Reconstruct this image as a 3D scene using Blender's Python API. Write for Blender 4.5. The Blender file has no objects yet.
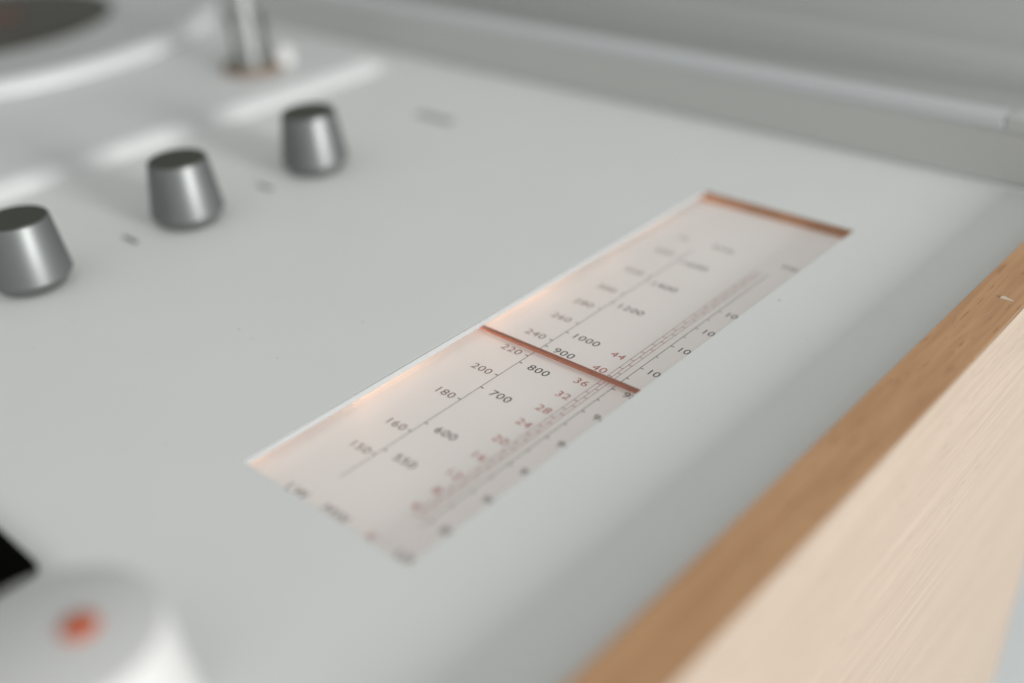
import bpy, bmesh, math, random
from mathutils import Matrix, Vector
random.seed(4)
S = 0.001                                   # everything below is written in millimetres
scene = bpy.context.scene
C = scene.collection

# ------------------------------------------------------------------ camera
R = [[0.745565, 0.664604, -0.049344], [0.3109, -0.412352, -0.856333], [-0.58947, 0.623111, -0.514061]]
CAM = [160.519, -88.308, 129.156]
cd = bpy.data.cameras.new("camera"); cam = bpy.data.objects.new("camera", cd); C.objects.link(cam)
rt, dn, fw = [Vector(r) for r in R]
up = -dn; bk = -fw
M = Matrix(((rt.x, up.x, bk.x, CAM[0]*S), (rt.y, up.y, bk.y, CAM[1]*S), (rt.z, up.z, bk.z, CAM[2]*S), (0, 0, 0, 1)))
cam.matrix_world = M
cd.sensor_width = 36; cd.lens = 37.398
cd.clip_start = 0.005; cd.clip_end = 50
cd.dof.use_dof = True
cd.dof.focus_distance = 0.2465
cd.dof.aperture_fstop = 3.3
cd.dof.aperture_blades = 0
scene.camera = cam

# ------------------------------------------------------------------ world (dim soft room) and light
W = bpy.data.worlds.new("World"); scene.world = W; W.use_nodes = True
nt = W.node_tree; nt.nodes.clear()
wo = nt.nodes.new("ShaderNodeOutputWorld"); bg = nt.nodes.new("ShaderNodeBackground")
tc = nt.nodes.new("ShaderNodeTexCoord")
dp = nt.nodes.new("ShaderNodeVectorMath"); dp.operation = 'DOT_PRODUCT'
d = Vector((0.55, -0.45, 0.70)).normalized(); dp.inputs[1].default_value = d
cr = nt.nodes.new("ShaderNodeValToRGB")
cr.color_ramp.elements[0].position = 0.0; cr.color_ramp.elements[0].color = (0.12, 0.124, 0.114, 1)
cr.color_ramp.elements[1].position = 1.0; cr.color_ramp.elements[1].color = (0.695, 0.705, 0.69, 1)
mp = nt.nodes.new("ShaderNodeMapRange"); mp.inputs[1].default_value = -0.75; mp.inputs[2].default_value = 0.9
nt.links.new(tc.outputs['Generated'], dp.inputs[0]); nt.links.new(dp.outputs['Value'], mp.inputs[0])
nt.links.new(mp.outputs[0], cr.inputs[0]); nt.links.new(cr.outputs[0], bg.inputs[0])
bg.inputs[1].default_value = 1.0
nt.links.new(bg.outputs[0], wo.inputs[0])

def area(name, loc, target, sx, sy, power, col):
    l = bpy.data.lights.new(name, 'AREA'); l.shape = 'RECTANGLE'; l.size = sx*S; l.size_y = sy*S
    l.energy = power; l.color = col
    o = bpy.data.objects.new(name, l); C.objects.link(o)
    o.location = Vector(loc)*S
    v = (Vector(target)-Vector(loc)).normalized()
    o.rotation_euler = v.to_track_quat('-Z', 'Y').to_euler()
    return o
area("window_light", (2000, 75, 385), (0, 80, 0), 460, 310, 45.0, (1.0, 0.985, 0.96))

scene.view_settings.view_transform = 'Standard'; scene.view_settings.look = 'None'
scene.view_settings.exposure = 0; scene.view_settings.gamma = 1
scene.render.engine = 'CYCLES'

# ------------------------------------------------------------------ materials
def mat(name, col, rough=0.5, metal=0.0, spec=0.5, bump=0.0, bscale=800, vary=0.0, vscale=60, **kw):
    m = bpy.data.materials.new(name); m.use_nodes = True
    n = m.node_tree; b = n.nodes['Principled BSDF']
    b.inputs['Base Color'].default_value = (*col, 1); b.inputs['Roughness'].default_value = rough
    b.inputs['Metallic'].default_value = metal; b.inputs['Specular IOR Level'].default_value = spec
    for k, v in kw.items(): b.inputs[k.replace('_', ' ')].default_value = v
    t = n.nodes.new('ShaderNodeTexCoord')
    if bump:
        z = n.nodes.new('ShaderNodeTexNoise'); z.inputs['Scale'].default_value = bscale; z.inputs['Detail'].default_value = 3
        u = n.nodes.new('ShaderNodeBump'); u.inputs['Strength'].default_value = bump; u.inputs['Distance'].default_value = 0.0001
        n.links.new(t.outputs['Object'], z.inputs['Vector']); n.links.new(z.outputs[0], u.inputs['Height']); n.links.new(u.outputs[0], b.inputs['Normal'])
    if vary:
        z = n.nodes.new('ShaderNodeTexNoise'); z.inputs['Scale'].default_value = vscale; z.inputs['Detail'].default_value = 5
        r = n.nodes.new('ShaderNodeValToRGB')
        r.color_ramp.elements[0].position = .3; r.color_ramp.elements[1].position = .7
        r.color_ramp.elements[0].color = (*[c*(1-vary) for c in col], 1)
        r.color_ramp.elements[1].color = (*[min(1, c*(1+vary)) for c in col], 1)
        n.links.new(t.outputs['Object'], z.inputs['Vector']); n.links.new(z.outputs[0], r.inputs[0]); n.links.new(r.outputs[0], b.inputs['Base Color'])
    return m

def wood(name, c0, c1, pore, rough, fine, streak, run=.05):
    m = bpy.data.materials.new(name); m.use_nodes = True
    n = m.node_tree; b = n.nodes['Principled BSDF']; L = n.links
    t = n.nodes.new('ShaderNodeTexCoord')
    def noise(sc, scale, detail, dist=0.0):
        mp = n.nodes.new('ShaderNodeMapping'); mp.inputs['Scale'].default_value = sc
        z = n.nodes.new('ShaderNodeTexNoise'); z.inputs['Scale'].default_value = scale; z.inputs['Detail'].default_value = detail; z.inputs['Distortion'].default_value = dist
        L.new(t.outputs['Object'], mp.inputs[0]); L.new(mp.outputs[0], z.inputs['Vector']); return z.outputs[0]
    a = noise((1, run, 1), fine, 6, 0.4 if run > .03 else .15)
    r = n.nodes.new('ShaderNodeValToRGB'); r.color_ramp.elements[0].position = .35; r.color_ramp.elements[1].position = .65
    r.color_ramp.elements[0].color = (*c0, 1); r.color_ramp.elements[1].color = (*c1, 1)
    L.new(a, r.inputs[0])
    p = noise((1, 0.09, 1), streak, 2)
    q = n.nodes.new('ShaderNodeMapRange'); q.inputs[1].default_value = .62; q.inputs[2].default_value = .70
    L.new(p, q.inputs[0])
    big = noise((1, 0.25, 1), 35, 3)
    q2 = n.nodes.new('ShaderNodeMapRange'); q2.inputs[1].default_value = .4; q2.inputs[2].default_value = .62
    L.new(big, q2.inputs[0])
    mu = n.nodes.new('ShaderNodeMath'); mu.operation = 'MULTIPLY'; L.new(q.outputs[0], mu.inputs[0]); L.new(q2.outputs[0], mu.inputs[1])
    mx = n.nodes.new('ShaderNodeMix'); mx.data_type = 'RGBA'
    L.new(mu.outputs[0], mx.inputs['Factor']); L.new(r.outputs[0], mx.inputs['A']); mx.inputs['B'].default_value = (*pore, 1)
    L.new(mx.outputs['Result'], b.inputs['Base Color'])
    b.inputs['Roughness'].default_value = rough
    u = n.nodes.new('ShaderNodeBump'); u.inputs['Strength'].default_value = .35; u.inputs['Distance'].default_value = .0001
    L.new(a, u.inputs['Height']); L.new(u.outputs[0], b.inputs['Normal'])
    return m

PANEL = mat('white_enamel', (.715, .73, .725), .42, spec=.4, bump=.12, bscale=2500, vary=.012, vscale=25)
pn = PANEL.node_tree; pz = pn.nodes.new('ShaderNodeTexNoise'); pz.inputs['Scale'].default_value = 38; pz.inputs['Detail'].default_value = 6; pz.inputs['Distortion'].default_value = 1.2
pr_ = pn.nodes.new('ShaderNodeMapRange'); pr_.inputs[3].default_value = .30; pr_.inputs[4].default_value = .56
pn.links.new(pz.outputs[0], pr_.inputs[0]); pn.links.new(pr_.outputs[0], pn.nodes['Principled BSDF'].inputs['Roughness'])
DECK = mat('deck_enamel', (.65, .66, .67), .5, spec=.5, bump=.08, bscale=1500, vary=.01)
EDGE = mat('bright_cut_edge', (.85, .86, .85), .35)
WOODT = wood('elm_edge', (.45, .245, .122), (.55, .32, .168), (.30, .15, .065), .5, 700, 1500)
WOODS = wood('elm_veneer', (.36, .283, .222), (.425, .342, .272), (.29, .22, .165), .45, 1100, 1600, .02)
METAL = mat('grey_metal', (.18, .19, .19), .46, .7, bump=.1, bscale=3000)
CAPM = mat('dark_cap', (.045, .05, .038), .45, spec=.35, vary=.12, vscale=900)
BLACK = mat('black_plastic', (.003, .003, .002), .8, spec=.02)
KNOBW = mat('white_plastic', (.58, .585, .585), .6, spec=.3)
RED = mat('red_plastic', (.52, .085, .012), .4)
DIAL = mat('dial_paper', (.76, .745, .73), .5, spec=.3, vary=.02, vscale=40, Emission_Color=(1, .85, .78, 1), Emission_Strength=.15)   # backlit dial
WHITEW = mat('window_edge', (.82, .84, .85), .3)
AMBER = mat('amber_end', (.36, .20, .115), .45, vary=.25, vscale=90)
PTR = mat('pointer_red', (.37, .13, .075), .6, vary=.1, vscale=500)
INKB = mat('black_ink', (.04, .038, .036), .5)
INKR = mat('red_ink', (.50, .13, .11), .5)
INKW = mat('brown_ink', (.24, .14, .12), .5)
LINER = mat('pale_red_ink', (.42, .15, .135), .5)
LINEB = mat('grey_ink', (.13, .12, .11), .5)
MARK = mat('grey_print', (.10, .105, .10), .5)
VINYL = mat('vinyl', (.028, .023, .014), .3, vary=.3, vscale=20)
LAB = mat('record_paper', (.10, .05, .03), .5)
CHROME = mat('brushed_post', (.50, .52, .52), .35, .6)
STRIPE = mat('reflected_stripe', (.09, .10, .085), .4)
BRASS = mat('brown_ring', (.17, .10, .05), .4)
WALL = mat('wall_paint', (.385, .395, .385), .7, vary=.02, vscale=3)
TABLE = mat('white_table', (.66, .69, .70), .5, vary=.02, vscale=6)
BODY = mat('body_metal', (.66, .68, .67), .5)
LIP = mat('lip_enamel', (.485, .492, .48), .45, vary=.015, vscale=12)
LIPT = mat('lit_lip_top', (.54, .555, .57), .35)
GLASS = bpy.data.materials.new('dial_glass'); GLASS.use_nodes = True
g = GLASS.node_tree; g.nodes.clear()
go = g.nodes.new('ShaderNodeOutputMaterial'); gm = g.nodes.new('ShaderNodeMixShader'); gt = g.nodes.new('ShaderNodeBsdfTransparent'); gg = g.nodes.new('ShaderNodeBsdfGlossy'); gf = g.nodes.new('ShaderNodeLayerWeight'); gw = g.nodes.new('ShaderNodeMath'); gw.operation = 'POWER'; gw.inputs[1].default_value = 3.5; gh = g.nodes.new('ShaderNodeMath'); gh.operation = 'MULTIPLY_ADD'; gh.inputs[1].default_value = .45; gh.inputs[2].default_value = .03
gg.inputs['Roughness'].default_value = .12; g.links.new(gf.outputs['Facing'], gw.inputs[0]); g.links.new(gw.outputs[0], gh.inputs[0])
g.links.new(gh.outputs[0], gm.inputs[0]); g.links.new(gt.outputs[0], gm.inputs[1]); g.links.new(gg.outputs[0], gm.inputs[2]); g.links.new(gm.outputs[0], go.inputs[0])

# ------------------------------------------------------------------ helpers
def obj(name, bm, m, parent=None, smooth=False, bevel=0, seg=2, label=None):
    me = bpy.data.meshes.new(name)
    bmesh.ops.recalc_face_normals(bm, faces=bm.faces)
    bm.to_mesh(me); bm.free()
    for v in me.vertices: v.co *= S
    me.materials.append(m)
    if smooth:
        for p in me.polygons: p.use_smooth = True
    o = bpy.data.objects.new(name, me); C.objects.link(o)
    if parent: o.parent = parent
    if bevel:
        b = o.modifiers.new('bevel', 'BEVEL'); b.width = bevel*S; b.segments = seg; b.limit_method = 'ANGLE'; b.angle_limit = math.radians(40)
    if smooth:
        pass
    if label: o['label'] = label
    return o
def box(bm, x0, x1, y0, y1, z0, z1):
    v = [bm.verts.new((x, y, z)) for z in (z0, z1) for x, y in ((x0, y0), (x1, y0), (x1, y1), (x0, y1))]
    for f in ((3, 2, 1, 0), (4, 5, 6, 7), (0, 1, 5, 4), (1, 2, 6, 5), (2, 3, 7, 6), (3, 0, 4, 7)): bm.faces.new([v[i] for i in f])
def B(x0, x1, y0, y1, z0, z1):
    bm = bmesh.new(); box(bm, x0, x1, y0, y1, z0, z1); return bm
def prism(pts, z0, z1):
    bm = bmesh.new()
    a = [bm.verts.new((x, y, z0)) for x, y in pts]; b = [bm.verts.new((x, y, z1)) for x, y in pts]
    bm.faces.new(a[::-1]); bm.faces.new(b); n = len(pts)
    for i in range(n): bm.faces.new((a[i], a[(i+1) % n], b[(i+1) % n], b[i]))
    return bm
def lathe(prof, cx, cy, n=96, bm=None):
    bm = bm or bmesh.new(); rings = []
    for r, z in prof:
        if r == 0: rings.append([bm.verts.new((cx, cy, z))])
        else: rings.append([bm.verts.new((cx+r*math.cos(2*math.pi*i/n), cy+r*math.sin(2*math.pi*i/n), z)) for i in range(n)])
    for a, b in zip(rings, rings[1:]):
        for i in range(n):
            j = (i+1) % n
            if len(a) == 1 and len(b) == 1: continue
            if len(a) == 1: bm.faces.new((a[0], b[i], b[j]))
            elif len(b) == 1: bm.faces.new((a[i], a[j], b[0]))
            else: bm.faces.new((a[i], a[j], b[j], b[i]))
    return bm
def rrect(x0, x1, y0, y1, r, n=8):
    P = []
    for cx, cy, a0 in ((x1-r, y1-r, 0), (x0+r, y1-r, 90), (x0+r, y0+r, 180), (x1-r, y0+r, 270)):
        for i in range(n+1):
            a = math.radians(a0+90*i/n); P.append((cx+r*math.cos(a), cy+r*math.sin(a)))
    return P
def sharp(o, deg=35):
    me = o.data
    for p in me.polygons: p.use_smooth = True
    me.set_sharp_from_angle(angle=math.radians(deg))
    return o

def empty(name, loc, label, cat):
    o = bpy.data.objects.new(name, None); C.objects.link(o); o.location = Vector(loc)*S
    o.empty_display_size = .02; o['label'] = label; o['category'] = cat
    return o

# ------------------------------------------------------------------ setting
t = obj('table', B(-1500, 1500, -900, 1500, -262, -240), TABLE); t['kind'] = 'structure'
bm = B(-2500, 2500, 900, 960, -240, 1500)
w = obj('wall', bm, WALL); w['kind'] = 'structure'
obj('wall_ledge', B(-2500, 2500, 878, 899.9, -172, -160), mat('ledge_paint', (.47, .48, .47), .5), w, bevel=3)

# ------------------------------------------------------------------ the record player
rp = empty('record_player', (0, 0, 0), 'white enamel tabletop record player and radio with pale wooden side and lit tuning dial', 'record player')
XW0, XW1, ZW, YB, YF = 89.8, 102.1, 5.0, 221.0, -90.0

# top panel with the dial opening (a frame of one mesh)
WX, WY = 48.5, 170.0
bm = bmesh.new()
out = [(-560, YF), (XW0-.05, YF), (XW0-.05, 220.9), (-560, 220.9)]; inn = [(-.3, 0), (WX, 0), (WX, WY), (-.3, WY)]
def ring(z): return [bm.verts.new((x, y, z)) for x, y in out], [bm.verts.new((x, y, z)) for x, y in inn]
o1, i1 = ring(0); o0, i0 = ring(-1.5)
for k in range(4):
    j = (k+1) % 4
    bm.faces.new((o1[k], o1[j], i1[j], i1[k])); bm.faces.new((o0[j], o0[k], i0[k], i0[j]))
    bm.faces.new((o1[j], o1[k], o0[k], o0[j])); bm.faces.new((i1[k], i1[j], i0[j], i0[k]))
obj('top_panel', bm, PANEL, rp, bevel=.07, seg=2)
obj('dimmed_cut_edge', B(-.45, 0, .05, WY-.05, -1.49, -.03), mat('dimmed_edge_grey', (.40, .415, .42), .5), rp, bevel=.06)  # strip added over the left cut edge, greyed to tone down its glare
bm = bmesh.new(); box(bm, -560, XW0-.1, YF+.5, YB-.5, -180, -14)
obj('body', bm, BODY, rp)
# wooden side: edge strip and veneered face
sp = [(XW0, YF-1), (XW1-.4, YF-1)] + [(XW1-.4-9+9*math.cos(math.radians(a)), YB+2-9+9*math.sin(math.radians(a))) for a in range(0, 91, 10)] + [(XW0, YB+2)]
side = obj('wood_side', prism(sp, -180, ZW), WOODT, rp, bevel=.12, seg=2)
obj('veneer', B(XW1-.4, XW1, YF-1, YB-10, -180, ZW-.1), WOODS, side, bevel=.1)
# small splinter on the edge
bm = bmesh.new()
X, Y = 97.9, 146.0
v = [bm.verts.new(p) for p in ((X-1.8, Y-.6, ZW+.02), (X+1.5, Y-.4, ZW+.02), (X+1.1, Y+.05, ZW+.02), (X-1.3, Y+1.1, ZW+.02), (X-1.7, Y+.2, ZW+.3), (X-.1, Y+.0, ZW+.15))]
for f in ((0, 1, 5), (1, 2, 5), (2, 3, 5), (3, 4, 5), (4, 0, 5), (3, 2, 1, 0), (0, 4, 3)): bm.faces.new([v[i] for i in f])
obj('splinter', bm, mat('raw_wood', (.58, .48, .38), .7), side, label='small pale splinter on the brown edge')

# rear lip
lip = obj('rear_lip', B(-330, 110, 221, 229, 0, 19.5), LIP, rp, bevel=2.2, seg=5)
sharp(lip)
obj('lit_end_cover', B(67.02, 110, 220.45, 228.9, 16.9, 21.35), LIP, lip, bevel=.4)  # block added to hide the brightly lit end of the light strip
obj('lit_lip_top', B(-328, 67, 220.4, 228.6, 16.8, 21.2), LIPT, lip, bevel=1.0)  # light on the lip's top edge, put in as a paler strip

bm = bmesh.new()
for k in range(130):
    x = random.uniform(-130, 86); y = random.uniform(-30, 215); e = random.choice((.08, .1, .13, .18, .26))
    if -2 < x < 51 and -3 < y < 173: continue
    a = random.random()*3; L_ = e*random.choice((1, 1.4, 3))
    p = [(x+e*math.cos(a+q), y+e*math.sin(a+q), .01) for q in (2.2, 4.2)]+[(x+L_*math.cos(a), y+L_*math.sin(a), .01), (x, y, .01+e*.8)]
    v = [bm.verts.new(q) for q in p]
    for f in ((0, 1, 3), (1, 2, 3), (2, 0, 3)): bm.faces.new([v[i] for i in f])
ds = obj('dust', bm, mat('dust', (.34, .33, .31), .9), rp); ds['kind'] = 'stuff'
# ---- tuning dial
ZD = -3.5
dial = obj('tuning_dial', B(-24, WX+7, -7, WY+1.2, ZD-1, ZD), DIAL, rp)
obj('amber_end', B(-24, WX+7, WY-.05, WY+1.0, ZD+.02, -.35), AMBER, dial)
obj('back_wall', B(-25, -24.2, -7, WY+1, ZD-1, -1.52), WHITEW, dial)
# print
ZI = ZD+.02
def text_bm(bm, s, x, y, h, wscale=1.2, align='LEFT', gap=1.08):
    cu = bpy.data.curves.new('t', 'FONT'); cu.body = s; cu.size = 1; cu.space_character = gap; cu.offset = 0; cu.resolution_u = 4
    to = bpy.data.objects.new('t', cu); C.objects.link(to)
    dg = bpy.context.evaluated_depsgraph_get(); dg.update()
    me = to.evaluated_get(dg).to_mesh()
    xs = [v.co.x for v in me.vertices]; x0, x1 = min(xs), max(xs)
    k = h/.73; vs = []
    off = x if align == 'LEFT' else x-(x1-x0)*k*wscale if align == 'RIGHT' else x-(x1-x0)*k*wscale/2
    for v in me.vertices: vs.append(bm.verts.new((off+(v.co.x-x0)*k*wscale, y-h/2+v.co.y*k, ZI)))
    for p in me.polygons:
        try: bm.faces.new([vs[i] for i in p.vertices])
        except ValueError: pass
    bpy.data.objects.remove(to); bpy.data.curves.remove(cu)
def flat(bm, x0, x1, y0, y1, z=None):
    z = ZI if z is None else z
    v = [bm.verts.new(p) for p in ((x0, y0, z), (x1, y0, z), (x1, y1, z), (x0, y1, z))]; bm.faces.new(v)
LWn = [('150', 21.1), ('160', 31.5), ('180', 46.8), ('200', 59.2), ('220', 69.8), ('240', 78.8), ('260', 88.9), ('280', 98), ('300', 107.8), ('320', 119.9), ('350', 134.3)]
MWn = [('550', 23.5), ('600', 35.6), ('700', 53.2), ('800', 66.5), ('900', 75.9), ('1000', 83.9), ('1200', 102.3), ('1400', 117.3), ('1600', 132.0)]
SWn = [('4', 15), ('8', 20.9), ('12', 26.7), ('16', 34.2), ('20', 41.1), ('24', 48.7), ('28', 55.3), ('32', 62.1), ('36', 68.7), ('40', 75.6), ('44', 82.8)]
FMn = [('88', 13.4), ('90', 24.9), ('92', 35.9), ('94', 47.7), ('96', 59.8), ('98', 70.7), ('100', 81.5), ('102', 93.8), ('104', 104.2), ('106', 114.6)]
bm = bmesh.new()
for s, y in LWn: text_bm(bm, s, 13.8-.012*(y-60), y, 2.3, align='RIGHT')
obj('long_wave_numbers', bm, INKW, dial)
bm = bmesh.new()
for s, y in MWn: text_bm(bm, s, 19.2-.014*(y-66), y, 2.35)
obj('medium_wave_numbers', bm, INKB, dial)
for s, x, y in (('kHz', 19.4, 145.2), ('m', 8.4, 144.9), ('LW', 9.8, 3.4), ('MW', 20.8, 3.6), ('UK', 41.6, 3.6), ('MHz', 40.8, 145.3)):
    bm = bmesh.new(); text_bm(bm, s, x, y, 2.4); obj('unit_letters', bm, LINEB, dial)
bm = bmesh.new()
for s, y in SWn: text_bm(bm, s, 34.9-.012*(y-60), y, 2.3, align='RIGHT')
text_bm(bm, 'K', 33.8, 3.4, 2.0)
obj('channel_numbers', bm, INKR, dial)
bm = bmesh.new()
for s, y in FMn: text_bm(bm, s, 42.7 if s[0] == '1' else 43.4, y, 2.25, wscale=1.15, gap=1.0)
obj('ultra_short_wave_numbers', bm, INKB, dial)
bm = bmesh.new()
flat(bm, 15.88, 16.06, 11.5, 140)
for s, y in LWn: flat(bm, 15.0, 15.855, y-.16, y+.16)
for s, y in MWn: flat(bm, 16.085, 16.95, y-.16, y+.16)
flat(bm, 39.9, 40.08, 11, 139)
ys = [y for s, y in FMn]
for i, y in enumerate(ys):
    flat(bm, 40.085, 41.0, y-.14, y+.14)
    if i+1 < len(ys): ym = (y+ys[i+1])/2; flat(bm, 40.085, 40.8, ym-.12, ym+.12)
obj('scale_lines', bm, LINEB, dial)
bm = bmesh.new()
for x in (36.0, 37.1, 38.1): flat(bm, x-.07, x+.07, 12.5, 139)
y = 14.0; k = 0
while y < 137:
    a, b = ((36.075, 37.025) if k % 2 else (37.175, 38.025)); flat(bm, a, b, y-.11, y+.11)
    y += 1.75+.006*y*.8; k += 1
obj('channel_lines', bm, LINER, dial)
# pointer
obj('pointer', B(-2.5, WX+3, 71.0, 72.3, -2.6, -1.8), PTR, rp, bevel=.2)
obj('dial_glass', B(-5, WX+5, -5, WY-.3, -1.62, -1.56), GLASS, rp)
# dial lamps behind the left edge of the opening (they are lit in the photograph)
for y, e in ((2, .020), (45, .034), (93, .036), (146, .015)):
    l = bpy.data.lights.new('dial_lamp', 'POINT'); l.energy = e; l.color = (1.0, .58, .37); l.shadow_soft_size = .0009
    o = bpy.data.objects.new('dial_lamp', l); C.objects.link(o); o.location = Vector((-18, y, -2.3))*S

# ---- three tapered knobs
def knob(x, y, label=None):
    q = 1.07
    prof = [(0, .6), (7.6, .6), (8.0, .75), (9.9, 3.0), (10.15, 3.5), (10.1, 4.0), (8.15, 17.2), (7.95, 17.6), (7.6, 17.65), (0, 17.65)]
    k = obj('control_knob', lathe([(r*q, z*1.12) for r, z in prof], x, y), METAL, rp); sharp(k, 25)
    cp = obj('knob_cap', lathe([(0, 19.79), (7.55*q, 19.79), (7.5*q, 20.05), (0, 20.05)], x, y), CAPM, k); sharp(cp)
    sh = obj('knob_shaft', lathe([(0, .02), (7.0, .02), (7.0, .62), (0, .62)], x, y), CAPM, k)
    if label: k['label'] = label
for kx, ky in ((-111.6, 12.2), (-112.6, 62.4), (-113.4, 112.0)): knob(kx, ky)
# marks beside the knobs (printed)
def mark(x0, x1, y0, y1, m=MARK):
    bm = bmesh.new(); flat(bm, x0, x1, y0, y1, .02); return obj('printed_mark', bm, m, rp)
mark(-119.6, -112.0, 43.1, 44.6); mark(-119.2, -111.6, 91.3, 93.0)
bm = bmesh.new()
x = -125.6
for wd in (2.6, 2.2, 2.7, 2.3, 2.4, 2.6):
    flat(bm, x, x+1.2, 168.2, 172.6, .02); flat(bm, x+1.2, x+wd, 168.2, 169.5, .02); flat(bm, x+1.2, x+wd, 170.6, 172.0, .02); x += wd+.65
obj('printed_mark', bm, MARK, rp)

# ---- big tuning knob with a red dot
big = obj('tuning_knob', lathe([(0, .05), (16.8, .05), (16.8, 2), (14.6, 21.4), (14.3, 21.9), (14.0, 22), (0, 22)], 40.0, -55.5, 128), KNOBW, rp); sharp(big, 50)
dt = obj('red_dot', lathe([(0, 22.02), (2.8, 22.02), (2.6, 22.25), (0, 22.35)], 40.6, -52.4, 32), RED, big); sharp(dt, 50)
obj('push_button', prism(rrect(-46, -1.6, -78, -42.6, 1.5), .02, 2.4), BLACK, rp, bevel=.5, label='black rectangular button in the near corner')

# ---- turntable deck, platter, arm rest post
bm = bmesh.new(); rings = []
for ins, z in ((0, .02), (.3, .4), (8.0, 3.55), (9.2, 3.76), (10.5, 3.8)):
    rings.append([bm.verts.new((x, y, z)) for x, y in rrect(-555+ins, -177-ins, -85+ins, 212-ins, max(2, 20-ins*.8), 10)])
for a, b in zip(rings, rings[1:]):
    for i in range(len(a)): bm.faces.new((a[i], a[(i+1) % len(a)], b[(i+1) % len(a)], b[i]))
bm.faces.new(rings[-1]); bm.faces.new(rings[0][::-1])
deck = obj('turntable_deck', bm, DECK, rp)
sharp(deck, 60)
pl = obj('platter', lathe([(0, 3.85), (117, 3.85), (118.5, 4.4), (118, 7.5), (116, 9.6), (113.5, 10.4), (110, 10.0), (105, 9.2), (0, 9.2)], -384, 120, 160), mat('platter_enamel', (.55, .565, .575), .45), rp); sharp(pl, 50)
PX, PY = -217, 164
post = obj('arm_rest', lathe([(0, 3.5), (11, 3.5), (11, 5.6), (3.2, 5.8), (2.6, 26), (2.6, 40), (0, 40)], PX, PY, 64), CHROME, rp); sharp(post)
obj('base_ring', lathe([(11.05, 3.45), (12.6, 3.5), (12.6, 6.2), (11.05, 6.4)], PX, PY, 64), BRASS, post)
obj('clear_sleeve', lathe([(10.4, 5.7), (10.4, 26), (9, 27), (2.7, 27.2)], PX, PY, 64), GLASS, post)
for a in (-75, 15, 105, 195):
    ax, ay = PX+8.2*math.cos(math.radians(a)), PY+8.2*math.sin(math.radians(a))
    obj('reflection_rod', lathe([(0, 5.7), (1.2, 5.7), (1.2, 25.5), (0, 25.5)], ax, ay, 16), STRIPE, post)  # dark rods added to imitate stripes reflected in the shiny post
st = obj('ball_stop', lathe([(0, 3.42), (4.4, 3.6), (5.4, 6), (4.8, 9.5), (3, 11.4), (0, 12)], PX+6, PY+10.5, 40), KNOBW, rp); sharp(st, 80)

rec = empty('vinyl_record', (-384, 120, 9.2), 'black vinyl record lying on the white platter', 'record')
bm = lathe([(0, .05), (66, .05), (66.5, .9), (66, 1.7), (0, 1.7)], 0, 0, 128)
r1 = obj('disc', bm, VINYL, rec); sharp(r1)
r2 = obj('paper_label', lathe([(0, 1.72), (26, 1.72), (26, 1.82), (0, 1.82)], 0, 0, 64), LAB, rec)
